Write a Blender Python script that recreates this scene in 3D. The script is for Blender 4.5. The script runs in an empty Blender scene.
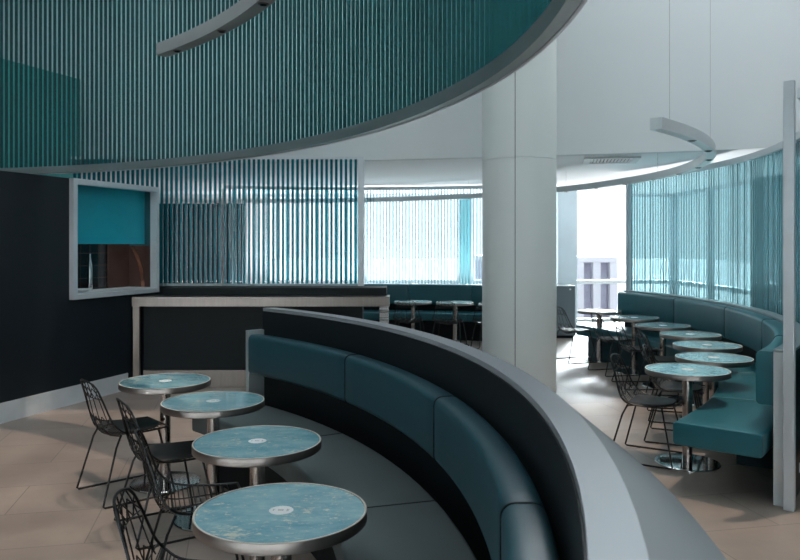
import bpy, bmesh, math, random
from math import sin, cos, pi, radians as R, atan2, degrees
from mathutils import Vector, Matrix
random.seed(7)
S = bpy.context.scene
COL = S.collection

# ------------------------------------------------------------------ materials
def new_mat(name):
    m = bpy.data.materials.new(name); m.use_nodes = True
    nt = m.node_tree; b = nt.nodes['Principled BSDF']
    return m, nt, b

def mat(name, col, rough=.5, metal=0., bump=0., bscale=60., var=0., vscale=3., coat=0., spec=None, aniso=0., sheen=0.):
    m, nt, b = new_mat(name)
    b.inputs['Base Color'].default_value = (*col, 1)
    b.inputs['Roughness'].default_value = rough
    b.inputs['Metallic'].default_value = metal
    if coat: b.inputs['Coat Weight'].default_value = coat; b.inputs['Coat Roughness'].default_value = .08
    if spec is not None: b.inputs['Specular IOR Level'].default_value = spec
    if sheen: b.inputs['Sheen Weight'].default_value = sheen
    tc = nt.nodes.new('ShaderNodeTexCoord')
    if var:
        n = nt.nodes.new('ShaderNodeTexNoise'); n.inputs['Scale'].default_value = vscale; n.inputs['Detail'].default_value = 5
        nt.links.new(tc.outputs['Object'], n.inputs['Vector'])
        r = nt.nodes.new('ShaderNodeValToRGB')
        r.color_ramp.elements[0].position = .3; r.color_ramp.elements[1].position = .7
        r.color_ramp.elements[0].color = (*[c*(1-var) for c in col], 1)
        r.color_ramp.elements[1].color = (*[min(1, c*(1+var)) for c in col], 1)
        nt.links.new(n.outputs['Fac'], r.inputs['Fac']); nt.links.new(r.outputs['Color'], b.inputs['Base Color'])
    if bump:
        n = nt.nodes.new('ShaderNodeTexNoise'); n.inputs['Scale'].default_value = bscale; n.inputs['Detail'].default_value = 3
        nt.links.new(tc.outputs['Object'], n.inputs['Vector'])
        bp = nt.nodes.new('ShaderNodeBump'); bp.inputs['Strength'].default_value = bump; bp.inputs['Distance'].default_value = .002
        nt.links.new(n.outputs['Fac'], bp.inputs['Height']); nt.links.new(bp.outputs['Normal'], b.inputs['Normal'])
    return m

def brushed(name, col, rough=.3, streak=(1, 1, 60)):
    m, nt, b = new_mat(name)
    b.inputs['Metallic'].default_value = 1
    b.inputs['Roughness'].default_value = rough
    tc = nt.nodes.new('ShaderNodeTexCoord'); mp = nt.nodes.new('ShaderNodeMapping')
    mp.inputs['Scale'].default_value = streak
    n = nt.nodes.new('ShaderNodeTexNoise'); n.inputs['Scale'].default_value = 3; n.inputs['Detail'].default_value = 4
    nt.links.new(tc.outputs['Object'], mp.inputs['Vector']); nt.links.new(mp.outputs['Vector'], n.inputs['Vector'])
    r = nt.nodes.new('ShaderNodeValToRGB')
    r.color_ramp.elements[0].color = (*[c*.82 for c in col], 1); r.color_ramp.elements[1].color = (*[min(1, c*1.12) for c in col], 1)
    nt.links.new(n.outputs['Fac'], r.inputs['Fac']); nt.links.new(r.outputs['Color'], b.inputs['Base Color'])
    mr = nt.nodes.new('ShaderNodeMapRange'); mr.inputs['To Min'].default_value = rough*.8; mr.inputs['To Max'].default_value = rough*1.3
    nt.links.new(n.outputs['Fac'], mr.inputs['Value']); nt.links.new(mr.outputs['Result'], b.inputs['Roughness'])
    return m

def tinted(name, tint, surf, trans=.5, rough=.08, gloss=.12, vary=0., translucent=0.):
    """Tinted architectural glass: part see-through, part body colour, with a sheen."""
    m = bpy.data.materials.new(name); m.use_nodes = True; nt = m.node_tree
    for n in list(nt.nodes): nt.nodes.remove(n)
    out = nt.nodes.new('ShaderNodeOutputMaterial')
    tr = nt.nodes.new('ShaderNodeBsdfTransparent'); tr.inputs['Color'].default_value = (*tint, 1)
    df = nt.nodes.new('ShaderNodeBsdfDiffuse'); df.inputs['Color'].default_value = (*surf, 1)
    body = df
    if translucent:
        tl = nt.nodes.new('ShaderNodeBsdfTranslucent'); tl.inputs['Color'].default_value = (*surf, 1)
        mx = nt.nodes.new('ShaderNodeMixShader'); mx.inputs[0].default_value = translucent
        nt.links.new(df.outputs[0], mx.inputs[1]); nt.links.new(tl.outputs[0], mx.inputs[2]); body = mx
    m1 = nt.nodes.new('ShaderNodeMixShader'); m1.inputs[0].default_value = 1-trans
    if vary:
        g = nt.nodes.new('ShaderNodeNewGeometry'); mr = nt.nodes.new('ShaderNodeMapRange')
        mr.inputs['To Min'].default_value = max(0, 1-trans-vary); mr.inputs['To Max'].default_value = min(1, 1-trans+vary)
        nt.links.new(g.outputs['Random Per Island'], mr.inputs['Value']); nt.links.new(mr.outputs['Result'], m1.inputs[0])
    nt.links.new(tr.outputs[0], m1.inputs[1]); nt.links.new(body.outputs[0], m1.inputs[2])
    gl = nt.nodes.new('ShaderNodeBsdfGlossy'); gl.inputs['Roughness'].default_value = rough
    m2 = nt.nodes.new('ShaderNodeMixShader')
    lw = nt.nodes.new('ShaderNodeLayerWeight'); lw.inputs['Blend'].default_value = .5
    fr = nt.nodes.new('ShaderNodeMath'); fr.operation = 'POWER'; fr.inputs[1].default_value = 4; nt.links.new(lw.outputs['Facing'], fr.inputs[0])
    ad = nt.nodes.new('ShaderNodeMath'); ad.operation = 'MULTIPLY_ADD'; ad.inputs[1].default_value = .7; ad.inputs[2].default_value = gloss; ad.use_clamp = True
    nt.links.new(fr.outputs[0], ad.inputs[0]); nt.links.new(ad.outputs[0], m2.inputs[0])
    nt.links.new(m1.outputs[0], m2.inputs[1]); nt.links.new(gl.outputs[0], m2.inputs[2])
    nt.links.new(m2.outputs[0], out.inputs['Surface'])
    return m

def mosaic_mat():
    m, nt, b = new_mat('mosaic_top')
    L = nt.links.new
    tc = nt.nodes.new('ShaderNodeTexCoord'); oi = nt.nodes.new('ShaderNodeObjectInfo')
    add = nt.nodes.new('ShaderNodeVectorMath'); add.operation = 'ADD'
    mul = nt.nodes.new('ShaderNodeVectorMath'); mul.operation = 'SCALE'; mul.inputs[0].default_value = (1, 1, 1)
    mm = nt.nodes.new('ShaderNodeMath'); mm.operation = 'MULTIPLY'; mm.inputs[1].default_value = 20
    L(oi.outputs['Random'], mm.inputs[0]); L(mm.outputs[0], mul.inputs['Scale'])
    L(tc.outputs['Object'], add.inputs[0]); L(mul.outputs[0], add.inputs[1])
    n1 = nt.nodes.new('ShaderNodeTexNoise'); n1.inputs['Scale'].default_value = 7; n1.inputs['Detail'].default_value = 6; n1.inputs['Roughness'].default_value = .7
    mp = nt.nodes.new('ShaderNodeMapping'); mp.inputs['Scale'].default_value = (.8, 1.5, 1)
    L(add.outputs[0], mp.inputs['Vector']); L(mp.outputs[0], n1.inputs['Vector'])
    r1 = nt.nodes.new('ShaderNodeValToRGB'); e = r1.color_ramp.elements
    e[0].position = .32; e[0].color = (.09, .28, .35, 1); e[1].position = .68; e[1].color = (.28, .47, .50, 1)
    x = r1.color_ramp.elements.new(.5); x.color = (.17, .37, .43, 1)
    L(n1.outputs['Fac'], r1.inputs['Fac'])
    n2 = nt.nodes.new('ShaderNodeTexNoise'); n2.inputs['Scale'].default_value = 34; n2.inputs['Detail'].default_value = 5; n2.inputs['Roughness'].default_value = .75; n2.inputs['Distortion'].default_value = .8
    L(mp.outputs[0], n2.inputs['Vector'])
    n3 = nt.nodes.new('ShaderNodeTexNoise'); n3.inputs['Scale'].default_value = 5; n3.inputs['Detail'].default_value = 2
    L(add.outputs[0], n3.inputs['Vector'])
    sm = nt.nodes.new('ShaderNodeMath'); sm.operation = 'ADD'; L(n2.outputs['Fac'], sm.inputs[0])
    s2 = nt.nodes.new('ShaderNodeMath'); s2.operation = 'MULTIPLY'; s2.inputs[1].default_value = .45; L(n3.outputs['Fac'], s2.inputs[0]); L(s2.outputs[0], sm.inputs[1])
    r2 = nt.nodes.new('ShaderNodeValToRGB'); r2.color_ramp.elements[0].position = .80; r2.color_ramp.elements[1].position = .88
    L(sm.outputs[0], r2.inputs['Fac'])
    mx = nt.nodes.new('ShaderNodeMix'); mx.data_type = 'RGBA'
    L(r2.outputs['Color'], mx.inputs['Factor']); L(r1.outputs['Color'], mx.inputs[6]); mx.inputs[7].default_value = (.54, .57, .48, 1)
    L(mx.outputs[2], b.inputs['Base Color'])
    b.inputs['Roughness'].default_value = .22; b.inputs['Coat Weight'].default_value = .5; b.inputs['Coat Roughness'].default_value = .06
    return m

def floor_mat():
    m, nt, b = new_mat('stone_tile'); L = nt.links.new
    tc = nt.nodes.new('ShaderNodeTexCoord'); mp = nt.nodes.new('ShaderNodeMapping')
    mp.inputs['Rotation'].default_value = (0, 0, R(-12)); mp.inputs['Location'].default_value = (.3, .1, 0)
    L(tc.outputs['Object'], mp.inputs['Vector'])
    br = nt.nodes.new('ShaderNodeTexBrick'); br.inputs['Scale'].default_value = 1; br.inputs['Brick Width'].default_value = 1.2
    br.inputs['Row Height'].default_value = .6; br.inputs['Mortar Size'].default_value = .004; br.inputs['Mortar Smooth'].default_value = .3
    br.inputs['Color1'].default_value = (.26, .225, .20, 1); br.inputs['Color2'].default_value = (.31, .265, .235, 1); br.inputs['Mortar'].default_value = (.15, .135, .125, 1)
    L(mp.outputs[0], br.inputs['Vector'])
    n = nt.nodes.new('ShaderNodeTexNoise'); n.inputs['Scale'].default_value = 1.6; n.inputs['Detail'].default_value = 9; n.inputs['Roughness'].default_value = .65
    L(tc.outputs['Object'], n.inputs['Vector'])
    r = nt.nodes.new('ShaderNodeValToRGB'); r.color_ramp.elements[0].position = .3; r.color_ramp.elements[0].color = (.72, .70, .70, 1)
    r.color_ramp.elements[1].position = .72; r.color_ramp.elements[1].color = (1.12, 1.08, 1.04, 1)
    L(n.outputs['Fac'], r.inputs['Fac'])
    mx = nt.nodes.new('ShaderNodeMix'); mx.data_type = 'RGBA'; mx.blend_type = 'MULTIPLY'; mx.inputs['Factor'].default_value = 1
    L(br.outputs['Color'], mx.inputs[6]); L(r.outputs['Color'], mx.inputs[7]); L(mx.outputs[2], b.inputs['Base Color'])
    mr = nt.nodes.new('ShaderNodeMapRange'); mr.inputs['To Min'].default_value = .28; mr.inputs['To Max'].default_value = .5
    L(n.outputs['Fac'], mr.inputs['Value']); L(mr.outputs['Result'], b.inputs['Roughness'])
    return m

def tile_dark_mat():
    m, nt, b = new_mat('black_tile'); L = nt.links.new
    tc = nt.nodes.new('ShaderNodeTexCoord'); br = nt.nodes.new('ShaderNodeTexBrick')
    br.offset = 0; br.inputs['Scale'].default_value = 1; br.inputs['Brick Width'].default_value = .15; br.inputs['Row Height'].default_value = .15; br.inputs['Mortar Size'].default_value = .003
    br.inputs['Color1'].default_value = (.006, .005, .006, 1); br.inputs['Color2'].default_value = (.012, .009, .009, 1); br.inputs['Mortar'].default_value = (.06, .035, .025, 1)
    mp = nt.nodes.new('ShaderNodeMapping'); mp.inputs['Rotation'].default_value = (R(90), 0, 0)
    L(tc.outputs['Object'], mp.inputs['Vector']); L(mp.outputs[0], br.inputs['Vector']); L(br.outputs['Color'], b.inputs['Base Color'])
    b.inputs['Roughness'].default_value = .12
    return m

M = {}
M['floor'] = floor_mat()
M['white'] = mat('painted_plaster', (.70, .74, .75), .75, var=.02, vscale=.6)
M['column'] = mat('column_cladding', (.70, .745, .735), .5, var=.015, vscale=.8)
M['soffit'] = mat('soffit_paint', (.84, .86, .88), .7, var=.02, vscale=.7)
M['black_wall'] = mat('blue_black_paint', (.006, .011, .016), .5, spec=.3, bump=.15, bscale=80, var=.1, vscale=2)
M['black'] = mat('black_laminate', (.004, .008, .010), .55, spec=.25, var=.1, vscale=2)
M['steel'] = brushed('brushed_steel', (.50, .49, .48), .26, (1, 1, 40))
M['steel_rim'] = brushed('rim_steel', (.34, .30, .28), .36, (1, 1, 40))
M['steel_bright'] = mat('bright_steel', (.68, .73, .76), .33, .3, var=.06, vscale=4)
M['counter_steel'] = brushed('counter_steel', (.27, .235, .215), .3, (12, 1, 1))
M['edge_trim'] = mat('pale_edge_trim', (.62, .57, .50), .35, .3, var=.04)
M['steel_plain'] = mat('satin_steel', (.36, .40, .41), .35, .4, var=.05, vscale=2)
M['polished'] = mat('polished_steel', (.62, .62, .62), .09, 1)
M['pole'] = brushed('pole_steel', (.56, .50, .47), .24, (30, 30, 1))
M['frame_al'] = mat('satin_aluminium', (.62, .66, .69), .4, .3, var=.04, vscale=2)
M['drum_rim'] = mat('drum_rim_metal', (.20, .25, .26), .35, .6, var=.05, vscale=2)
M['ledge'] = mat('satin_ledge', (.20, .222, .24), .7, 0, spec=.2, var=.03, vscale=1.5)
M['ledge_slope'] = mat('grey_cladding', (.125, .14, .15), .62, .05, var=.03, vscale=1.5)
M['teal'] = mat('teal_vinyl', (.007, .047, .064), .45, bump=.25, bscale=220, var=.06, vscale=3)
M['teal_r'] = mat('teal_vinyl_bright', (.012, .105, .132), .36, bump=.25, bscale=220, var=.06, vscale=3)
M['grey_v'] = mat('slate_vinyl', (.075, .098, .100), .5, bump=.3, bscale=260, var=.06, vscale=3)
M['mosaic'] = mosaic_mat()
M['disc'] = mat('white_enamel', (.75, .78, .78), .3, var=.02)
M['ink'] = mat('grey_ink', (.25, .26, .27), .5, var=.05)
M['wire'] = mat('black_wire', (.010, .011, .012), .35, .3, var=.1)
M['pad'] = mat('black_pad', (.008, .009, .010), .6, bump=.2, var=.1, vscale=8)
M['light_body'] = mat('light_profile', (.66, .70, .72), .4, .2, var=.03)
M['light_grey'] = mat('light_profile_grey', (.27, .29, .295), .4, .2, var=.03)
M['lens'] = mat('dark_lens', (.015, .015, .015), .2, var=.1)
M['lens_ring'] = mat('lens_ring', (.12, .11, .10), .3, .8, var=.1)
M['cable'] = mat('steel_cable', (.35, .36, .36), .4, .8, var=.05)
M['drum_slat'] = tinted('drum_glass_slat', (.30, .62, .63), (.02, .11, .12), .60, .15, .04, vary=.08, translucent=.4)
M['drum_glass'] = tinted('drum_glass_sheet', (.93, .985, .985), (.05, .16, .17), .97, .06, .02)
M['screen_slat'] = tinted('teal_glass_slat', (.08, .50, .58), (.008, .23, .28), .45, .05, .03, vary=.10, translucent=.5)
M['back_slat'] = tinted('pale_glass_slat', (.64, .80, .83), (.36, .50, .54), .60, .25, .02, vary=.15, translucent=.6)
M['right_slat'] = tinted('aqua_glass_slat', (.82, .92, .94), (.20, .42, .46), .55, .3, .015, vary=.3, translucent=.6)
M['right_glass'] = tinted('aqua_glass_sheet', (.74, .87, .89), (.05, .30, .34), .9, .05, .02)
M['window_glass'] = tinted('window_glass', (.95, .98, .98), (.8, .9, .9), .98, .02, .0)
M['niche_teal'] = mat('niche_teal', (.012, .36, .46), .35, var=.08, vscale=2)
M['niche_dark'] = mat('niche_side', (.02, .10, .12), .2, var=.1)
M['brown'] = mat('brown_panel', (.10, .055, .045), .25, .4, var=.15, vscale=3)
M['copper'] = mat('copper_sheet', (.42, .20, .13), .18, .9, var=.1)
M['tile'] = tile_dark_mat()
M['partition'] = mat('dark_teal_partition', (.004, .030, .040), .8, spec=.03, var=.1, vscale=1)
M['upper_part'] = mat('teal_partition', (.05, .28, .27), .5, var=.08, vscale=1)
M['right_wall'] = mat('blue_green_wall', (.012, .12, .15), .5, var=.15, vscale=.8)
M['cabinet'] = mat('grey_cabinet', (.13, .17, .19), .5, var=.06)
M['pillar_blue'] = mat('pale_blue_cladding', (.55, .66, .72), .5, var=.03)
M['mullion'] = mat('mullion_teal', (.10, .32, .37), .4, var=.05)
M['vent'] = mat('vent_metal', (.62, .65, .66), .4, var=.03)
M['vent_dark'] = mat('vent_dark', (.06, .07, .07), .6, var=.1)
M['ground'] = mat('pale_concrete', (.24, .25, .26), .9, var=.06, vscale=.05)
M['mauve'] = mat('mauve_cladding', (.26, .23, .33), .7, var=.1, vscale=.3)
M['mauve_light'] = mat('pale_pilaster', (.50, .48, .54), .7, var=.05, vscale=.3)
M['win_dark'] = mat('outdoor_window', (.25, .24, .33), .2, var=.1)
M['seam'] = mat('seam_shadow_gap', (.05, .07, .07), .8, var=.1)

# ------------------------------------------------------------------ mesh helpers
def build(name, bm, m, parent=None, smooth=False, loc=None):
    me = bpy.data.meshes.new(name)
    bmesh.ops.recalc_face_normals(bm, faces=bm.faces[:])
    bm.to_mesh(me); bm.free()
    if smooth:
        for p in me.polygons: p.use_smooth = True
        me.set_sharp_from_angle(angle=R(40))
    me.materials.append(M[m] if isinstance(m, str) else m)
    o = bpy.data.objects.new(name, me); COL.objects.link(o)
    if parent: o.parent = parent
    if loc: o.location = loc
    return o

def thing(name, label, cat, loc=(0, 0, 0), rz=0., group=None):
    o = bpy.data.objects.new(name, None); COL.objects.link(o); o.empty_display_size = .1
    o.location = loc; o.rotation_euler = (0, 0, rz)
    tag(o, label, cat, group); return o
def tag(o, label=None, cat=None, group=None, kind=None):
    if label: o['label'] = label
    if cat: o['category'] = cat
    if group: o['group'] = group
    if kind: o['kind'] = kind
    return o
def structure(o, label=None): o['kind'] = 'structure'; return o

def add_box(bm, lo, hi, mx=None):
    v = [bm.verts.new((x, y, z)) for x in (lo[0], hi[0]) for y in (lo[1], hi[1]) for z in (lo[2], hi[2])]
    if mx is not None:
        for q in v: q.co = mx @ q.co
    for f in ((0, 1, 3, 2), (4, 6, 7, 5), (0, 4, 5, 1), (2, 3, 7, 6), (0, 2, 6, 4), (1, 5, 7, 3)):
        bm.faces.new([v[i] for i in f])

def box(lo, hi, mx=None, bev=0.):
    bm = bmesh.new(); add_box(bm, lo, hi, mx)
    if bev: bmesh.ops.bevel(bm, geom=bm.edges[:], offset=bev, segments=2, affect='EDGES', profile=.5)
    return bm

def lathe(prof, n=48, bm=None, c=(0, 0, 0)):
    bm = bm or bmesh.new(); rings = []
    for r, z in prof:
        if r < 1e-6: rings.append([bm.verts.new((c[0], c[1], c[2]+z))])
        else: rings.append([bm.verts.new((c[0]+r*cos(2*pi*i/n), c[1]+r*sin(2*pi*i/n), c[2]+z)) for i in range(n)])
    for a, b in zip(rings, rings[1:]):
        for i in range(n):
            j = (i+1) % n
            if len(a) == 1 and len(b) == 1: continue
            if len(a) == 1: bm.faces.new((a[0], b[j], b[i]))
            elif len(b) == 1: bm.faces.new((a[i], a[j], b[0]))
            else: bm.faces.new((a[i], a[j], b[j], b[i]))
    return bm

def tube(bm, pts, r, n=6, closed=False):
    pts = [Vector(p) for p in pts]; N = len(pts); rings = []
    ref = None
    for i, p in enumerate(pts):
        a = pts[(i-1) % N] if (closed or i > 0) else p
        b = pts[(i+1) % N] if (closed or i < N-1) else p
        t = (b-a).normalized()
        if ref is None:
            ref = Vector((0, 0, 1)) if abs(t.z) < .9 else Vector((1, 0, 0))
        u = (ref - t*ref.dot(t))
        if u.length < 1e-4: u = t.orthogonal()
        u.normalize(); ref = u; w = t.cross(u)
        rings.append([bm.verts.new(p+(u*cos(2*pi*k/n)+w*sin(2*pi*k/n))*r) for k in range(n)])
    rng = range(N) if closed else range(N-1)
    for i in rng:
        a, b = rings[i], rings[(i+1) % N]
        for k in range(n):
            bm.faces.new((a[k], a[(k+1) % n], b[(k+1) % n], b[k]))
    if not closed:
        bm.faces.new(rings[0]); bm.faces.new(rings[-1])

def sweep(C, prof, stations):
    """Sweep a closed (r, z) profile about centre C; stations: list of (theta_deg, profile_fn offset)."""
    bm = bmesh.new(); rings = []
    for th, dr, pr in stations:
        a = R(th)
        rings.append([bm.verts.new((C[0]+(r+dr)*cos(a), C[1]+(r+dr)*sin(a), z)) for r, z in pr])
    n = len(rings[0])
    for a, b in zip(rings, rings[1:]):
        for k in range(n): bm.faces.new((a[k], a[(k+1) % n], b[(k+1) % n], b[k]))
    bm.faces.new(rings[0]); bm.faces.new(rings[-1])
    return bm

def arc_bar(C, r0, r1, z0, z1, t0, t1, off=lambda t: 0, step=1.5):
    n = max(2, int(abs(t1-t0)/step)+1)
    pr = [(r0, z0), (r1, z0), (r1, z1), (r0, z1)]
    return sweep(C, pr, [(t0+(t1-t0)*i/n, off(t0+(t1-t0)*i/n), pr) for i in range(n+1)])

def arc_prof(C, pr, t0, t1, off=lambda t: 0, step=1.5):
    n = max(2, int(abs(t1-t0)/step)+1)
    return sweep(C, pr, [(t0+(t1-t0)*i/n, off(t0+(t1-t0)*i/n), pr) for i in range(n+1)])

def rrect(r0, r1, z0, z1, rad, d=0., seg=5):
    """rounded rectangle profile inset by d"""
    r0 += d; r1 -= d; z0 += d; z1 -= d; q = max(.004, rad-d*.3); out = []
    for cx, cz, a0 in ((r1-q, z1-q, 0), (r0+q, z1-q, 90), (r0+q, z0+q, 180), (r1-q, z0+q, 270)):
        for i in range(seg+1):
            a = R(a0+90*i/seg); out.append((cx+q*cos(a), cz+q*sin(a)))
    return out

def cushion(C, r0, r1, z0, z1, t0, t1, rad, off=lambda t: 0, er=.005):
    rm = (r0+r1)/2; e = degrees(er/rm); sg = 1 if t1 > t0 else -1
    st = []
    for k in range(5):
        a = R(90*k/4); st.append((t0+sg*e*(1-cos(a)), off(t0), rrect(r0, r1, z0, z1, rad, er*(1-sin(a)))))
    n = max(2, int(abs(t1-t0)/1.2))
    for i in range(1, n):
        t = t0+(t1-t0)*i/n; st.append((t, off(t), rrect(r0, r1, z0, z1, rad)))
    for k in range(4, -1, -1):
        a = R(90*k/4); st.append((t1-sg*e*(1-cos(a)), off(t1), rrect(r0, r1, z0, z1, rad, er*(1-sin(a)))))
    return sweep(C, None, st)

def children(o): return [c for c in bpy.data.objects if c.parent == o]
def copy_tree(o, parent=None):
    c = o.copy(); COL.objects.link(c)
    if parent: c.parent = parent
    for ch in children(o): copy_tree(ch, c)
    return c

CL = (-5.7, 1.9)      # centre of the left booth and the drum above it
CR = (-2.7, 9.1)      # centre of the right booth
CB = (-.8, 7.4)       # centre of the far booth
def g(t): return .11-.00022*(t-23)**2

# ------------------------------------------------------------------ setting
structure(build('floor', box((-9.2, -4, -.2), (6.6, 17.2, 0)), 'floor'))
ZC = 6.2
# unseen roof with skylights; slabs and openings shaped to steer sun and sky light
bm = bmesh.new()
def slab(x0, x1, y0, y1): add_box(bm, (x0, y0, ZC), (x1, y1, ZC+.25))
slab(-9.2, -4.5, -4, 17.2); slab(-4.5, 6.6, 9.0, 17.2); slab(5.7, 6.6, -4, 9.0); slab(-4.5, 5.7, -4, 1.2); slab(-4.5, -.3, 8.4, 9.0); slab(-.3, 1.9, 1.2, 9.0)
structure(build('ceiling', bm, 'white'))
# bulkhead wall
bp = [(-9.0, 11.1), (-6, 10.95), (-3, 10.72), (-.47, 10.2), (2.0, 9.62), (3.7, 9.15), (4.6, 8.8), (6.2, 8.2)]
def smooth_path(p, n=8):
    out = []
    for i in range(len(p)-1):
        p0 = p[max(0, i-1)]; p1 = p[i]; p2 = p[i+1]; p3 = p[min(len(p)-1, i+2)]
        for k in range(n):
            t = k/n
            out.append(tuple(.5*((2*p1[j])+(-p0[j]+p2[j])*t+(2*p0[j]-5*p1[j]+4*p2[j]-p3[j])*t*t+(-p0[j]+3*p1[j]-3*p2[j]+p3[j])*t**3) for j in (0, 1)))
    out.append(p[-1]); return out
sp = smooth_path(bp)
def path_wall(path, th, z0, z1):
    bm = bmesh.new(); rings = []
    for x, y in path: rings.append([bm.verts.new(q) for q in ((x, y, z0), (x, y+th, z0), (x, y+th, z1), (x, y, z1))])
    for a, b in zip(rings, rings[1:]):
        for k in range(4): bm.faces.new((a[k], a[(k+1) % 4], b[(k+1) % 4], b[k]))
    bm.faces.new(rings[0]); bm.faces.new(rings[-1]); return bm
structure(build('wall_upper', path_wall(sp, .15, 2.9, ZC), 'white', smooth=True))
# lower ceiling behind it
bm = bmesh.new(); rings = []
for x, y in sp: rings.append([bm.verts.new(q) for q in ((x, y+.15, 2.9), (x, 17.0, 2.9), (x, 17.0, 3.1), (x, y+.15, 3.1))])
for a, b in zip(rings, rings[1:]):
    for k in range(4): bm.faces.new((a[k], a[(k+1) % 4], b[(k+1) % 4], b[k]))
bm.faces.new(rings[0]); bm.faces.new(rings[-1])
structure(build('ceiling_lower', bm, 'soffit'))
structure(build('wall_front', box((-9.2, -4.2, 0), (6.6, -4, ZC+.25)), 'white'))  # unseen wall added behind the camera to cut the front light
structure(build('wall_left', box((-9.2, -4, 0), (-9.0, 17.2, ZC)), 'white'))
structure(build('wall_right', box((6.2, -4, 0), (6.4, 13.2, ZC)), 'right_wall'))
# windows: far wall and the far part of the right side
def window(n, x0, x1, y, z0=0.0, z1=2.9, rail=.9, horizontal=True):
    bm = bmesh.new()
    def fr(a0, a1, b0, b1, d=.05):
        if horizontal: add_box(bm, (a0, y-d, b0), (a1, y+d, b1))
        else: add_box(bm, (y-d, a0, b0), (y+d, a1, b1))
    fr(x0, x0+.06, z0, z1); fr(x1-.06, x1, z0, z1)
    fr(x0+.06, x1-.06, z1-.07, z1); fr(x0+.06, x1-.06, z0, z0+.07); fr(x0+.06, x1-.06, rail-.045, rail+.045)
    f = structure(build(f'window_{n}', bm, 'frame_al'))
    bm = bmesh.new()
    for b0, b1 in ((z0+.07, rail-.045), (rail+.045, z1-.07)):
        if horizontal: add_box(bm, (x0+.06, y-.005, b0), (x1-.06, y+.005, b1))
        else: add_box(bm, (y-.005, x0+.06, b0), (y+.005, x1-.06, b1))
    build('window_pane', bm, 'window_glass', f)
window(1, -3.0, -.8, 17.05); window(2, -.8, 1.35, 17.05); window(3, 1.6, 3.9, 17.05); window(4, 3.9, 6.2, 17.05)
window(5, 13.2, 15.1, 6.25, horizontal=False); window(6, 15.1, 17.0, 6.25, horizontal=False)
structure(build('trim_mullion', box((1.35, 16.95, 0), (1.6, 17.15, 2.9)), 'mullion'))
structure(build('wall_back', box((-9.0, 15.9, 0), (-3.3, 16.05, 2.62)), 'partition'))
structure(build('wall_back_outer', box((-9.0, 17.0, 0), (-3.0, 17.15, 2.9)), 'white'))
o = build('clad_pillar', box((3.22, 15.3, 0), (3.62, 15.7, 2.9), bev=.01), 'pillar_blue')
tag(o, 'pale blue square pillar beside the bright far window, right of the white column', 'pillar')
# teal partition block rising behind the drum
a, b = Vector((-5.9, 6.2)), Vector((-4.33, 10.2))
d = (b-a).normalized(); nrm = Vector((-d.y, d.x))
mx = Matrix(((d.x, nrm.x, 0, a.x), (d.y, nrm.y, 0, a.y), (0, 0, 1, 0), (0, 0, 0, 1)))
structure(build('wall_upper_left', box((1.9, .02, 2.49), ((b-a).length, .2, 4.0), mx), 'upper_part'))

# ------------------------------------------------------------------ black wall with serving hatch
P0 = Vector((-3.92, 7.35)); dv = Vector((.3385, .941)); nv = Vector((-.941, .3385))
WM = Matrix(((dv.x, nv.x, 0, P0.x), (dv.y, nv.y, 0, P0.y), (0, 0, 1, 0), (0, 0, 0, 1)))   # local (u along, v into wall, z)
bm = bmesh.new()
add_box(bm, (-6.0, 0, 0), (2.34, .62, 1.15)); add_box(bm, (-6.0, 0, 1.15), (.90, .62, 2.48))
o = structure(build('wall_black', bm, 'black_wall')); o.matrix_world = WM
o = build('baseboard_left', box((-6.0, -.015, 0), (1.83, 0, .2)), 'steel_bright'); structure(o); o.matrix_world = WM
hatch = thing('serving_hatch', 'square steel framed serving hatch set in the black wall above the bar end', 'hatch'); hatch.matrix_world = WM
u0, u1, z0, z1 = .90, 2.36, 1.15, 2.48
bm = bmesh.new(); w = .05; pf = -.06
add_box(bm, (u0, pf, z0), (u0+w+.01, .04, z1)); add_box(bm, (u1-w, pf, z0), (u1, .04, z1))
add_box(bm, (u0+w+.01, pf, z1-w-.01), (u1-w, .04, z1)); add_box(bm, (u0+w+.01, pf, z0), (u1-w, .04, z0+w))
build('hatch_frame', bm, 'steel_bright', hatch)
build('back_wall', box((u0, .40, z0), (u1, .42, z1)), 'tile', hatch)
for q0, q1 in ((u0, u0+.02), (u1-.02, u1)): build('side_wall', box((q0, .04, z0), (q1, .40, z1)), 'niche_dark', hatch)
build('top_wall', box((u0+.02, .04, z1-.02), (u1-.02, .40, z1)), 'niche_dark', hatch)
build('counter_shelf', box((u0+.02, .04, z0), (u1-.02, .40, z0+.06)), 'steel_bright', hatch)
build('teal_panel', box((u0+.02, .15, 1.76), (u1-.02, .17, z1-.02)), 'niche_teal', hatch)
build('brown_panel', box((1.95, .385, z0+.0605), (u1-.02, .399, 1.90)), 'brown', hatch)
build('side_panel', box((u1-.028, .05, z0+.0605), (u1-.0205, .384, 1.74)), 'brown', hatch)
bm = bmesh.new(); prev = None
for k in range(15):
    t = k/14; zz = 1.74-(1.74-z0-.062)*t; v0 = .31-.17*t-.05*sin(t*pi); uu = u1-.032-.012*sin(t*pi)
    cur = [bm.verts.new(q) for q in ((uu, v0, zz), (uu-.004, v0+.05, zz), (uu+.001, v0+.055, zz), (uu+.003, v0, zz))]
    if prev:
        for q in range(4): bm.faces.new((prev[q], prev[(q+1) % 4], cur[(q+1) % 4], cur[q]))
    else: bm.faces.new(cur)
    prev = cur
bm.faces.new(prev)
build('copper_strip', bm, 'copper', hatch, smooth=True)
bm = lathe([(0, 0), (.028, 0), (.03, .01), (.03, .2), (.018, .24), (.012, .26), (.012, .30), (0, .30)], 24)
for q in bm.verts: q.co.z *= 1.45
o = build('steel_canister', bm, 'polished', smooth=True); o.matrix_world = WM @ Matrix.Translation((1.52, .28, z0+.0605))
tag(o, 'slim steel canister standing inside the serving hatch', 'canister')
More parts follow.
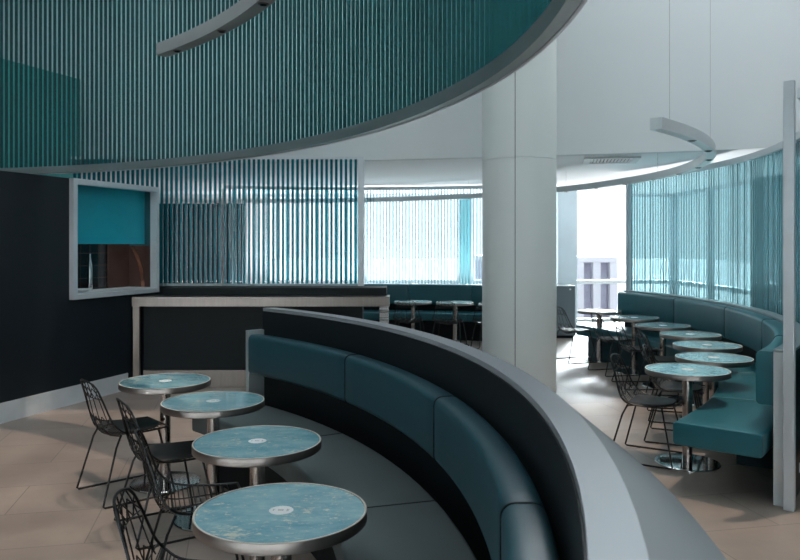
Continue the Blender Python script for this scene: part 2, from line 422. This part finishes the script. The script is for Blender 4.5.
bm = lathe([(0, 0), (.05, 0), (.09, .02), (.10, .035), (.095, .035), (.05, .008), (0, .008)], 32)
o = build('white_dish', bm, 'disc', smooth=True); o.matrix_world = WM @ Matrix.Translation((1.27, .16, z0+.0605))
tag(o, 'small white dish at the lower left corner inside the serving hatch', 'dish')

# ------------------------------------------------------------------ bar counter and the fin screen on it
bar = thing('bar_counter', 'long black bar counter with a steel edged top below the teal fin screen', 'counter', (-1.6, 9.35, 0))
def loc_box(lo, hi, c, bev=0): return box([lo[i]-c[i] for i in range(3)], [hi[i]-c[i] for i in range(3)], bev=bev)
c0 = (-1.6, 9.35, 0)
bm = bmesh.new(); rg = [[bm.verts.new((x-c0[0], y-c0[1], z)) for x, y in ((-3.262, 9.12), (-.13, 9.12), (-.13, 9.50), (-3.125, 9.50))] for z in (1.0, 1.115)]
for k in range(4): bm.faces.new((rg[0][k], rg[0][(k+1) % 4], rg[1][(k+1) % 4], rg[1][k]))
bm.faces.new(rg[0]); bm.faces.new(rg[1]); build('counter_top', bm, 'counter_steel', bar)
build('upstand', loc_box((-2.96, 9.40, 1.116), (-.17, 9.88, 1.21), c0, .003), 'black', bar)
build('front_panel', loc_box((-3.15, 9.22, 0.0), (-.46, 9.42, .998), c0), 'black', bar)
build('kick_plate', loc_box((-3.15, 9.20, 0.0), (-1.75, 9.219, .21), c0), 'counter_steel', bar)
build('leg', loc_box((-3.25, 9.12, 0.0), (-3.17, 9.17, .999), c0, .003), 'counter_steel', bar)
build('leg', loc_box((-.25, 9.14, 0.0), (-.14, 9.34, .999), c0, .003), 'steel', bar)

def slat_boxes(C, r, z0, z1, t0, t1, pitch, w, dep, off=lambda t: 0, skew=0.):
    bm = bmesh.new(); dth = degrees(pitch/r); n = int(abs(t1-t0)/dth)
    for i in range(n+1):
        t = t0+dth*i; a = R(t); rr = r+off(t)
        m_ = Matrix.Translation((C[0]+rr*cos(a), C[1]+rr*sin(a), 0)) @ Matrix.Rotation(a+skew, 4, 'Z')
        add_box(bm, (-dep/2, -w/2, z0), (dep/2, w/2, z1), m_)
    return bm

c1 = (-2.4, 9.83, 1.21)
scr = thing('fin_screen', 'teal glass fin screen with metal end post standing on the black bar counter', 'screen', c1)
bm = bmesh.new(); x = -4.28
while x < -.58:
    add_box(bm, (x-c1[0], -.01, .031), (x-c1[0]+.033, .01, 1.66)); x += .0635
build('slats', bm, 'screen_slat', scr)
build('top_rail', loc_box((-4.3, 9.80, 2.871), (-.47, 9.86, 2.905), c1, .003), 'frame_al', scr)
build('end_post', loc_box((-.55, 9.79, 1.2105), (-.47, 9.87, 2.870), c1, .004), 'frame_al', scr)
build('screen_base', loc_box((-4.3, 9.79, 0), (-2.97, 9.87, 1.21), c1), 'black', scr)
build('bottom_rail', loc_box((-4.3, 9.81, 1.2105), (-.55, 9.85, 1.24), c1), 'drum_rim', scr)

# ------------------------------------------------------------------ the hanging drum
def doff(t): return -.0004*max(0, 15-t)**2
drum = thing('hanging_drum_screen', 'huge curved drum of teal glass fins hanging over the left booth', 'screen', (*CL, 2.5))
CD = (0, 0)
build('slats', slat_boxes(CD, 6.292, .05, 2.55, -4, 104, .0625, .029, .012, doff), 'drum_slat', drum)
build('glass_sheet', arc_bar(CD, 6.314, 6.319, .05, 2.55, -4, 104, doff, 1.0), 'drum_glass', drum, smooth=True)
build('bottom_rim', arc_bar(CD, 6.27, 6.32, 0, .07, -4.3, 104.3, doff, 1.0), 'drum_rim', drum, smooth=True)
build('outer_lip', arc_bar(CD, 6.321, 6.333, -.004, .075, -4.3, 104.3, doff, 1.0), 'frame_al', drum, smooth=True)
build('top_rim', arc_bar(CD, 6.27, 6.32, 2.55, 2.62, -4.3, 104.3, doff, 1.0), 'drum_rim', drum, smooth=True)
for t in (8, 32, 56, 80, 100):
    bm = bmesh.new(); a = R(t); tube(bm, [(6.295*cos(a), 6.295*sin(a), 2.62), (6.295*cos(a), 6.295*sin(a), 3.7)], .006)
    build('hanger', bm, 'cable', drum)

# ------------------------------------------------------------------ column
colm = thing('round_column', 'thick white round column between the bar and the right booth', 'column', (1.365, 8.6, 0))
r = .42
build('shaft', lathe([(0, 0), (r, 0), (r, 2.70), (r-.006, 2.703), (r-.006, 2.709), (r, 2.712), (r, 6.19), (0, 6.19)], 96), 'column', colm, smooth=True)
a = atan2(-8.6, -1.375)-.10
m_ = Matrix.Rotation(a, 4, 'Z')
build('joint_strip', box((r-.003, -.004, .02), (r+.0008, .004, 6.15), m_), 'seam', colm)  # thin dark strip marking the column's vertical joint

# ------------------------------------------------------------------ left booth
lb = thing('curved_booth', 'long curved booth with dark teal backrests, grey seats and a high black back', 'booth', (*CL, 0))
Z0 = (0, 0)
build('back_wall', arc_bar(Z0, 6.12, 6.21, 0, 1.225, -9, 41.6, g), 'black', lb, smooth=True)
build('ledge', arc_bar(Z0, 6.125, 6.222, 1.226, 1.25, -9, 41.6, g), 'ledge', lb, smooth=True)
build('outer_slope', arc_prof(Z0, [(6.223, 1.246), (6.465, 1.05), (6.465, 1.03), (6.223, 1.20)], -9, 41.6, g), 'ledge_slope', lb, smooth=True)
build('outer_panel', arc_prof(Z0, [(6.22, 0), (6.30, 0), (6.39, 1.07), (6.22, 1.19)], -9, 41.6, g), 'ledge_slope', lb, smooth=True)
build('end_panel', arc_bar(Z0, 5.98, 6.118, 0, 1.08, 41.35, 41.75, g), 'steel_plain', lb)
for t0, t1 in ((41.3, 28.34), (28.26, 15.14), (15.06, 1.54), (1.46, -9)):
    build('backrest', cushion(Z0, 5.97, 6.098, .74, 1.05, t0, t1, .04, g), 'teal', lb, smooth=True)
for t0, t1 in ((41.3, 29.64), (29.56, 16.44), (16.36, 2.84), (2.76, -9)):
    build('seat', cushion(Z0, 5.50, 6.03, .37, .52, t0, t1, .022, g, er=.006), 'grey_v', lb, smooth=True)
for t in (29.6, 16.4, 2.8):  # thin dark strips added so the gaps between cushions read dark
    build('seam_piping', arc_prof(Z0, rrect(5.9675, 6.095, .7375, 1.0525, .04), t-1.332, t-1.268, g), 'black', lb)
    build('seam_piping', arc_prof(Z0, rrect(5.4985, 6.03, .372, .5212, .022), t-.02, t+.02, g), 'black', lb)
build('seat_base', arc_bar(Z0, 5.60, 5.98, 0, .369, -8.5, 41.0, g), 'black', lb)

# ------------------------------------------------------------------ right booth and its screen
rb = thing('curved_booth', 'teal curved bench along the right fin screen with floating seat end', 'booth', (*CR, 0))
build('low_wall', arc_bar(Z0, 6.632, 6.70, 0, 1.03, -37.5, 21.8), 'black', rb)
build('wall_cap', arc_bar(Z0, 6.60, 6.71, 1.031, 1.05, -37.7, 21.8), 'steel_plain', rb)
build('end_panel', arc_bar(Z0, 6.60, 6.70, 0, 1.03, -37.75, -37.51), 'steel_bright', rb)
for t0, t1 in ((-37.4, -28.6), (-28.5, -16.05), (-15.95, -3.45), (-3.35, 9.1), (9.2, 21.5)):
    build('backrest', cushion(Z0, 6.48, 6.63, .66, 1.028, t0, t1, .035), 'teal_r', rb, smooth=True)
for t0, t1 in ((-39.2, -28.6), (-28.56, -16.05), (-16.0, -3.45), (-3.4, 9.1), (9.15, 25.5)):
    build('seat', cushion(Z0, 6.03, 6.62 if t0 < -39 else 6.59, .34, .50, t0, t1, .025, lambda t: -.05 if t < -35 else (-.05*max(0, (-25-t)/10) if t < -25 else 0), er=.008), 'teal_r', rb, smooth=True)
for t in (-28.55, -16.0, -3.4, 9.15):  # dark strips added in the backrest gaps here too
    build('seam_piping', arc_prof(Z0, rrect(6.4775, 6.628, .6575, 1.0305, .035), t-.035, t+.035), 'black', rb)
build('seat_base', arc_bar(Z0, 6.22, 6.59, 0, .339, -30, 25), 'teal', rb)

rs = thing('fin_screen', 'tall curved teal glass fin screen rising behind the right booth', 'screen', (*CR, 0))
build('slats', slat_boxes(Z0, 6.775, .30, 2.73, -37.4, 22, .0625, .020, .014), 'right_slat', rs)
build('glass_sheet', arc_bar(Z0, 6.80, 6.806, .30, 2.73, -37.5, 22.1, step=1), 'right_glass', rs, smooth=True)
build('top_rail', arc_bar(Z0, 6.74, 6.83, 2.731, 2.80, -37.5, 22.3, step=1), 'frame_al', rs, smooth=True)
build('bottom_rail', arc_bar(Z0, 6.75, 6.82, .24, .299, -37.5, 22.1, step=1), 'frame_al', rs, smooth=True)
for t, zt, ra, rb_ in ((-38.1, 2.84, 6.672, 6.738), (22.4, 2.80, 6.74, 6.83)):
    a = R(t); m_ = Matrix.Rotation(a, 4, 'Z')
    build('end_post', box((ra, -.028, 0), (rb_, .028, zt), m_, bev=.004), 'frame_al', rs)

# ------------------------------------------------------------------ far booth and screen
fb = thing('curved_booth', 'distant teal booth along the far window fin screen, behind the bar', 'booth', (*CB, 0))
build('low_wall', arc_bar(Z0, 7.0, 7.08, 0, .99, 62, 110), 'black', fb)
ts = [62, 72, 82, 92, 101, 110]
for t0, t1 in zip(ts, ts[1:]):
    build('backrest', cushion(Z0, 6.87, 6.998, .62, 1.0, t0+.05, t1-.05, .03), 'teal_r', fb, smooth=True)
    build('seat', cushion(Z0, 6.42, 6.99, .36, .50, t0+.02, t1-.02, .025, er=.008), 'teal_r', fb, smooth=True)
build('seat_base', arc_bar(Z0, 6.60, 6.99, 0, .359, 62.3, 109.7), 'black', fb)
fs = thing('fin_screen', 'pale glass fin screen in front of the far windows above the distant booth', 'screen', (*CB, 0))
build('slats', slat_boxes(Z0, 7.12, 1.0, 2.80, 61.5, 110, .0625, .028, .012), 'back_slat', fs)
build('top_rail', arc_bar(Z0, 7.07, 7.17, 2.801, 2.86, 61, 110.5), 'frame_al', fs, smooth=True)
build('bottom_rail', arc_bar(Z0, 7.09, 7.15, .93, .999, 61, 110.5), 'frame_al', fs, smooth=True)
for t in (61, 110.6):
    a = R(t); m_ = Matrix.Translation((7.12*cos(a), 7.12*sin(a), 0)) @ Matrix.Rotation(a, 4, 'Z')
    build('end_post', box((-.04, -.03, 0), (.04, .03, 2.8), m_, bev=.004), 'frame_al', fs)

# ------------------------------------------------------------------ pendant lights
def pendant(C, r, z, h, t0, t1, lights, label, body, wires, ztop, off=lambda t: 0):
    p = thing('curved_pendant_light', label, 'light', (*C, z))
    build('profile', arc_bar(Z0, r-h/2, r+h/2, 0, h, t0, t1, off, 1), body, p, smooth=True)
    for t in lights:
        a = R(t); q = r+off(t); c = (q*cos(a), q*sin(a), 0)
        s = build('spotlight', lathe([(0, -.006), (.026, -.006), (.034, -.004), (.034, -.0002), (0, -.0002)], 24, c=c), 'lens_ring', p, smooth=True)
        build('lens', lathe([(0, -.0085), (.022, -.0085), (.022, -.0062), (0, -.0062)], 20, c=c), 'lens', s)
    for t in wires:
        a = R(t); q = r+off(t); bm = bmesh.new()
        zt = ztop(C[0]+q*cos(a), C[1]+q*sin(a))-z
        tube(bm, [(q*cos(a), q*sin(a), h), (q*cos(a), q*sin(a), zt)], .0016, 5); build('cable', bm, 'cable', p)
    return p
pendant(CL, 5.6, 3.27, .095, 47.5, -8, [45-7.4*i for i in range(7)], 'dark grey curved pendant light hanging inside the left drum', 'light_grey', (40, 20, 0), lambda x, y: ZC)
pendant(CR, 5.88, 2.575, .085, -39.8, 132, [-32.5+7.3*i for i in range(22)], 'pale curved pendant light sweeping over the right booth tables', 'light_body', (-37.5, -20, 3, 26, 48, 70, 92, 115),
        lambda x, y: 2.9 if y > 9.9 else ZC, off=lambda t: .105*max(0, 1-((t+14)/26)**2))

# ------------------------------------------------------------------ ceiling vent
vt = thing('ceiling_vent', 'white slatted air vent in the lower ceiling right of the column', 'vent', (2.85, 10.15, 2.9))
vt.rotation_euler = (0, 0, R(-12))
bm = bmesh.new()
add_box(bm, (-.36, -.35, -.022), (-.27, .35, -.0005)); add_box(bm, (.27, -.35, -.022), (.36, .35, -.0005))
add_box(bm, (-.27, -.35, -.022), (.27, -.27, -.0005)); add_box(bm, (-.27, .27, -.022), (.27, .35, -.0005))
build('vent_frame', bm, 'vent', vt)
build('vent_backing', box((-.27, -.27, -.006), (.27, .27, -.0005)), 'vent_dark', vt)
bm = bmesh.new()
for i in range(12):
    m_ = Matrix.Translation((-.25+i*.0455, 0, -.014)) @ Matrix.Rotation(R(35), 4, 'Y'); add_box(bm, (-.014, -.27, -.002), (.014, .27, .002), m_)
build('louvres', bm, 'vent', vt)

# ------------------------------------------------------------------ grey cabinet by the far window
cb = thing('low_cabinet', 'dark grey low cabinet by the far window right of the column', 'cabinet', (2.95, 14.0, 0))
build('body', box((-.42, 0, .05), (.32, .5, .98), bev=.004), 'cabinet', cb)
build('plinth', box((-.40, .03, 0), (.30, .48, .05)), 'black', cb)
dr = build('door', box((-.41, -.02, .24), (.31, -.001, .97), bev=.003), 'cabinet', cb)
build('label_plate', box((.21, -.024, .90), (.24, -.0205, .93)), 'disc', dr)
build('lower_panel', box((-.41, -.02, .06), (.31, -.001, .23), bev=.003), 'cabinet', cb)

# ------------------------------------------------------------------ tables
def make_table():
    t = thing('round_cafe_table', 'x', 'table')
    rr = .325
    build('table_rim', lathe([(rr-.012, .715), (rr-.004, .7115), (rr, .715), (rr, .750), (rr-.002, .753), (rr-.009, .753), (rr-.009, .7205), (rr-.012, .7195)]+[(rr-.012, .715)], 96), 'steel_rim', t, smooth=True)
    build('edge_trim', lathe([(rr-.0088, .7531), (rr-.001, .7531), (rr-.0015, .7542), (rr-.0083, .7542), (rr-.0088, .7531)], 96), 'edge_trim', t, smooth=True)
    build('table_top', lathe([(0, .722), (rr-.0092, .722), (rr-.0092, .7515), (0, .7515)], 96), 'mosaic', t, smooth=True)
    d_ = build('emblem_disc', lathe([(0, .7516), (.046, .7516), (.046, .7526), (0, .7526)], 40), 'disc', t, smooth=True)
    bm = bmesh.new(); z = .7527
    for x0, y0, x1, y1 in ((-.0225, -.006, -.020, .006), (-.020, .004, -.017, .006), (-.0085, -.005, -.0045, .005), (-.003, -.005, .001, .005), (.0025, -.005, .0065, .005),
                           (.016, -.009, .018, .009), (.020, -.009, .0215, .009), (.018, -.001, .020, .001)):
        add_box(bm, (x0*1.35, y0*1.35, z), (x1*1.35, y1*1.35, z+.0004))
    build('emblem_marks', bm, 'ink', d_)
    build('pole', lathe([(0, .016), (.039, .016), (.039, .700), (0, .700)], 40), 'pole', t, smooth=True)
    build('mounting_plate', lathe([(0, .7002), (.13, .7002), (.13, .7215), (0, .7215)], 40), 'black', t, smooth=True)
    build('base_plate', lathe([(0, 0), (.25, 0), (.25, .006), (.244, .012), (.05, .015), (0, .015)], 64), 'polished', t, smooth=True)
    return t
LT = [((-.45, 2.84), 'round blue flecked cafe table nearest the camera, in front of the left booth'),
      ((-.73, 3.84), 'round blue mosaic cafe table second nearest the camera at the left booth'),
      ((-1.20, 4.82), 'round blue mosaic cafe table third from the camera at the left booth'),
      ((-1.73, 5.53), 'round blue mosaic cafe table farthest along the left booth, nearest the black wall')]
RT = [((2.31, 6.03), 'round blue cafe table nearest the floating seat end of the right booth'),
      ((2.79, 6.67), 'second round blue cafe table from the near end of the right booth'),
      ((3.07, 7.50), 'third round blue cafe table from the near end of the right booth'),
      ((3.25, 8.40), 'fourth round blue cafe table from the near end of the right booth'),
      ((3.26, 9.30), 'fifth round blue cafe table along the right booth, third from its window end'),
      ((3.22, 10.30), 'round blue cafe table at the right booth, second from its window end'),
      ((3.02, 11.35), 'pale sunlit round cafe table at the far window end of the right booth')]
BT = [((.23, 13.16), 'small distant round table at the far booth, left one of those seen'),
      ((.95, 12.98), 'small distant round table at the far booth, just left of the column'),
      ((1.66, 12.70), 'small distant round table at the far booth, mostly hidden behind the column')]
tab = make_table(); first = True
def radial(C, p): v = Vector((p[0]-C[0], p[1]-C[1])); return v.normalized()
places = []
for lst, C, grp, k in ((LT, CL, 'left booth tables', .285), (RT, CR, 'right booth tables', .30), (BT, CB, 'far booth tables', .42)):
    for i, (p, lab) in enumerate(lst):
        o = tab if first else copy_tree(tab); first = False
        rd = radial(C, p)
        o.location = (p[0], p[1], 0); o.rotation_euler = (0, 0, .06*(i % 3)-.02)
        o['label'] = lab; o['group'] = grp
        places.append((p, rd, k, grp, i))

# ------------------------------------------------------------------ wire chairs
def make_chair(pad=True):
    c = thing('wire_chair', 'x', 'chair')
    prof = [(.225, .462), (.12, .448), (0, .435), (-.10, .428), (-.165, .440), (-.205, .485), (-.232, .565), (-.262, .69), (-.286, .775), (-.300, .828)]
    half = [.185, .205, .225, .240, .246, .236, .212, .180, .155, .122]
    lift = [.0, .012, .028, .050, .075, .055, .02, .0, -.005, -.02]
    fwd = [0, 0, 0, 0, .01, .03, .035, .03, .025, .02]
    def S(u, v):
        f = v*(len(prof)-1); i = min(int(f), len(prof)-2); t = f-i
        def L(a):
            p0, p1, p2, p3 = a[max(0, i-1)], a[i], a[i+1], a[min(len(a)-1, i+2)]
            return .5*(2*p1+(p2-p0)*t+(2*p0-5*p1+4*p2-p3)*t*t+(3*p1-p0-3*p2+p3)*t**3)
        x = L([q[0] for q in prof]); z = L([q[1] for q in prof]); h = L(half); l = L(lift); w_ = L(fwd)
        return Vector((x+w_*u*u, h*u, z+l*u*u))
    rim = [S(-1, v/30) for v in range(31)] + [S(-1+2*k/10, 1) for k in range(1, 10)] + [S(1, 1-v/30) for v in range(31)] + [S(1-2*k/10, 0) for k in range(1, 10)]
    bm = bmesh.new(); tube(bm, rim, .0062, 6, closed=True); build('rim_wire', bm, 'wire', c, smooth=True)
    bm = bmesh.new()
    for k in range(1, 19):
        v = .04+.52*k/19; tube(bm, [S(-1+2*j/10, v) for j in range(11)], .0029, 4)
    for u in (-.5, 0, .5): tube(bm, [S(u*.9, v/16*.58) for v in range(17)], .0036, 4)
    build('seat_wires', bm, 'wire', c, smooth=True)
    bm = bmesh.new()
    for v in (.60, .80): tube(bm, [S(-1+2*j/10, v) for j in range(11)], .0036, 4)
    lines = []
    rows = [.56, .68, .80, .90, 1.0]
    for k in range(5):
        u = -.8+.4*k
        lines.append(((u, .56), (u, 1.0)))
    for a in range(4):
        for k in range(5):
            u = -1+.4*k; s = .2 if a % 2 else 0
            lines.append(((u+s, rows[a]), (min(1, u+.4-s), rows[a+1]))); lines.append(((min(1, u+.4-s), rows[a]), (u+s, rows[a+1])))
    for (ua, va), (ub, vb) in lines:
        tube(bm, [S(ua+(ub-ua)*j/4, va+(vb-va)*j/4) for j in range(5)], .0031, 4)
    build('back_wires', bm, 'wire', c, smooth=True)
    for s in (-1, 1):
        bm = bmesh.new()
        tube(bm, [(-.12, s*.205, .462), (-.16, s*.222, .38), (-.262, s*.262, .015), (-.25, s*.264, .007), (0, s*.264, .007), (.225, s*.264, .007), (.237, s*.262, .015), (.165, s*.215, .36), (.145, s*.20, .455)], .0072, 7)
        for x in (-.15, .13): add_box(bm, (x-.012, s*.264-.008, 0), (x+.012, s*.264+.008, .006))
        build('leg', bm, 'wire', c, smooth=True)
    bm = bmesh.new(); tube(bm, [(-.12, -.205, .45), (-.12, 0, .418), (-.12, .205, .45)], .005, 6); tube(bm, [(.145, -.2, .452), (.145, 0, .440), (.145, .2, .452)], .005, 6)
    build('crossbar', bm, 'wire', c, smooth=True)
    if pad:
        bm = bmesh.new(); N = 24; rings = []
        for zz, sc in ((.004, .97), (.012, 1.0), (.02, .97)):
            ring = []
            for k in range(N):
                a = 2*pi*k/N; cx, cy = cos(a), sin(a)
                pu = sc*(abs(cy)**.6)*(1 if cy > 0 else -1)*.86; pv = .225-sc*(abs(cx)**.6)*(1 if cx > 0 else -1)*.20
                q = S(pu, pv); ring.append(bm.verts.new((q.x, q.y, q.z+zz)))
            rings.append(ring)
        for r0_, r1_ in zip(rings, rings[1:]):
            for k in range(N): bm.faces.new((r0_[k], r0_[(k+1) % N], r1_[(k+1) % N], r1_[k]))
        for ring, zz in ((rings[0], .004), (rings[-1], .02)):
            q = S(0, .225); cc = bm.verts.new((q.x, q.y, q.z+zz))
            for k in range(N): bm.faces.new((ring[k], ring[(k+1) % N], cc))
        build('seat_pad', bm, 'pad', c, smooth=True)
    return c
chair = make_chair(True); chair_np = make_chair(False)
used = {chair: False, chair_np: False}
chlab = {('left booth tables', 0): 'black wire chair cut by the lower frame edge beside the nearest left table',
         ('left booth tables', 1): 'black wire chair at the second nearest table of the left booth',
         ('left booth tables', 2): 'black wire chair with dark pad at the third table of the left booth',
         ('left booth tables', 3): 'black wire chair farthest left, nearest the steel baseboard of the black wall',
         ('right booth tables', 0): 'black wire chair at the right booth table nearest the floating seat end',
         ('right booth tables', 1): 'black wire chair at the second table of the right booth, half behind the nearest',
         ('right booth tables', 2): 'black wire chair at the third table of the right booth',
         ('right booth tables', 3): 'black wire chair at the fourth table of the right booth',
         ('right booth tables', 4): 'black wire chair at the fifth table of the right booth',
         ('right booth tables', 5): 'black wire chair second from the window end of the right booth',
         ('right booth tables', 6): 'black wire chair standing in sun by the grey cabinet and far window',
         ('far booth tables', 0): 'distant black wire chair at the left far booth table behind the bar',
         ('far booth tables', 1): 'distant black wire chair at the far booth table just left of the column',
         ('far booth tables', 2): 'distant black wire chair at the far booth, partly hidden by the column'}
over = {('left booth tables', 1): (-1.03, 3.82), ('left booth tables', 0): (-.76, 2.84), ('right booth tables', 6): (2.62, 11.30)}
for p, rd, k, grp, i in places:
    src = chair_np if (grp == 'left booth tables' and i < 2) or grp == 'far booth tables' else chair
    o = src if not used[src] else copy_tree(src); used[src] = True
    q = over.get((grp, i), (p[0]-rd.x*k, p[1]-rd.y*k))
    o.location = (q[0], q[1], 0); o.rotation_euler = (0, 0, atan2(rd.y, rd.x)+random.uniform(-.03, .03))
    o['label'] = chlab[(grp, i)]; o['group'] = 'wire chairs at the '+grp

# ------------------------------------------------------------------ outdoors
structure(build('ground_outside', box((-150, 17.3, -6.2), (150, 400, -6)), 'ground'))
ob = thing('office_building', 'pale mauve building with upright white piers seen through the far window', 'building', (10, 41, -6))
build('wall', box((-5, .5, 0), (1.7, 9, 6.75)), 'mauve', ob)
build('parapet', box((-5.2, .1, 6.75), (1.9, 9.2, 7.05)), 'mauve_light', ob)
for i in range(8): build('pier', box((-4.95+i*.92, 0, 0), (-4.55+i*.92, .499, 6.74)), 'mauve_light', ob)
for i in range(7): build('window', box((-4.50+i*.92, .42, 1.0), (-4.1+i*.92, .499, 6.2)), 'win_dark', ob)

# ------------------------------------------------------------------ light
W = bpy.data.worlds.new('world'); S.world = W; W.use_nodes = True
wt = W.node_tree; bg = wt.nodes['Background']; bg.inputs['Color'].default_value = (.90, .96, 1.0, 1)
tc = wt.nodes.new('ShaderNodeTexCoord'); dt = wt.nodes.new('ShaderNodeVectorMath'); dt.operation = 'DOT_PRODUCT'; dt.inputs[1].default_value = (.25, .93, .12)
wt.links.new(tc.outputs['Generated'], dt.inputs[0])
mr = wt.nodes.new('ShaderNodeMapRange'); mr.inputs['From Min'].default_value = .1; mr.inputs['From Max'].default_value = .95
mr.inputs['To Min'].default_value = 1.8; mr.inputs['To Max'].default_value = 1.5
gd = Vector((.30, .85, .46)).normalized()     # veiled low sun behind the far windows
d2 = wt.nodes.new('ShaderNodeVectorMath'); d2.operation = 'DOT_PRODUCT'; d2.inputs[1].default_value = tuple(gd)
wt.links.new(tc.outputs['Generated'], d2.inputs[0])
m2 = wt.nodes.new('ShaderNodeMapRange'); m2.interpolation_type = 'SMOOTHSTEP'; m2.inputs['From Min'].default_value = cos(R(14)); m2.inputs['From Max'].default_value = cos(R(5))
m2.inputs['To Max'].default_value = 180
wt.links.new(d2.outputs['Value'], m2.inputs['Value'])
ad = wt.nodes.new('ShaderNodeMath'); ad.operation = 'ADD'; wt.links.new(mr.outputs['Result'], ad.inputs[0]); wt.links.new(m2.outputs['Result'], ad.inputs[1])
wt.links.new(dt.outputs['Value'], mr.inputs['Value']); wt.links.new(ad.outputs[0], bg.inputs['Strength'])
sun = bpy.data.lights.new('sun', 'SUN'); sun.energy = 1.4; sun.angle = R(1); sun.color = (1.0, .80, .64)
so = bpy.data.objects.new('sun', sun); COL.objects.link(so)
so.rotation_euler = Vector((-.17, -.07, -1)).to_track_quat('-Z', 'Y').to_euler(); so.location = (0, 0, 12)
al = bpy.data.lights.new('hatch_lamp', 'AREA'); al.energy = 5; al.size = .8; al.size_y = .1; al.shape = 'RECTANGLE'; al.color = (.9, 1, 1)  # unseen light added inside the hatch to brighten the teal panel
ao = bpy.data.objects.new('hatch_lamp', al); COL.objects.link(ao)
ao.matrix_world = WM @ Matrix.Translation((1.65, .2, 2.40)) @ Matrix.Rotation(R(-25), 4, 'X')

# unseen fill lights facing up, added to brighten the lower ceiling
for nm, loc, rot, sx, sy, en in (('window_uplight', (.5, 16.2, .95), (R(180), 0, 0), 8.5, .25, 190), ('side_uplight', (5.3, 12.0, .95), (R(180), 0, 0), .25, 5.0, 90)):
    l_ = bpy.data.lights.new(nm, 'AREA'); l_.shape = 'RECTANGLE'; l_.size = sx; l_.size_y = sy; l_.energy = en; l_.color = (.95, .98, 1)
    q = bpy.data.objects.new(nm, l_); COL.objects.link(q); q.location = loc; q.rotation_euler = rot
cam = bpy.data.cameras.new('camera'); co = bpy.data.objects.new('camera', cam); COL.objects.link(co)
co.location = (0, 0, 1.76); co.rotation_euler = (R(90), 0, 0)
cam.sensor_width = 36; cam.lens = 33.75; cam.shift_y = -36/800; cam.clip_start = .05; cam.clip_end = 1000
cam.dof.use_dof = True; cam.dof.focus_distance = 4.5; cam.dof.aperture_fstop = 5
S.camera = co
S.view_settings.view_transform = 'Standard'; S.view_settings.look = 'None'; S.view_settings.exposure = .2; S.view_settings.gamma = 1
S.cycles.max_bounces = 10; S.cycles.transparent_max_bounces = 32; S.cycles.use_denoising = True; S.cycles.denoising_prefilter = 'ACCURATE'
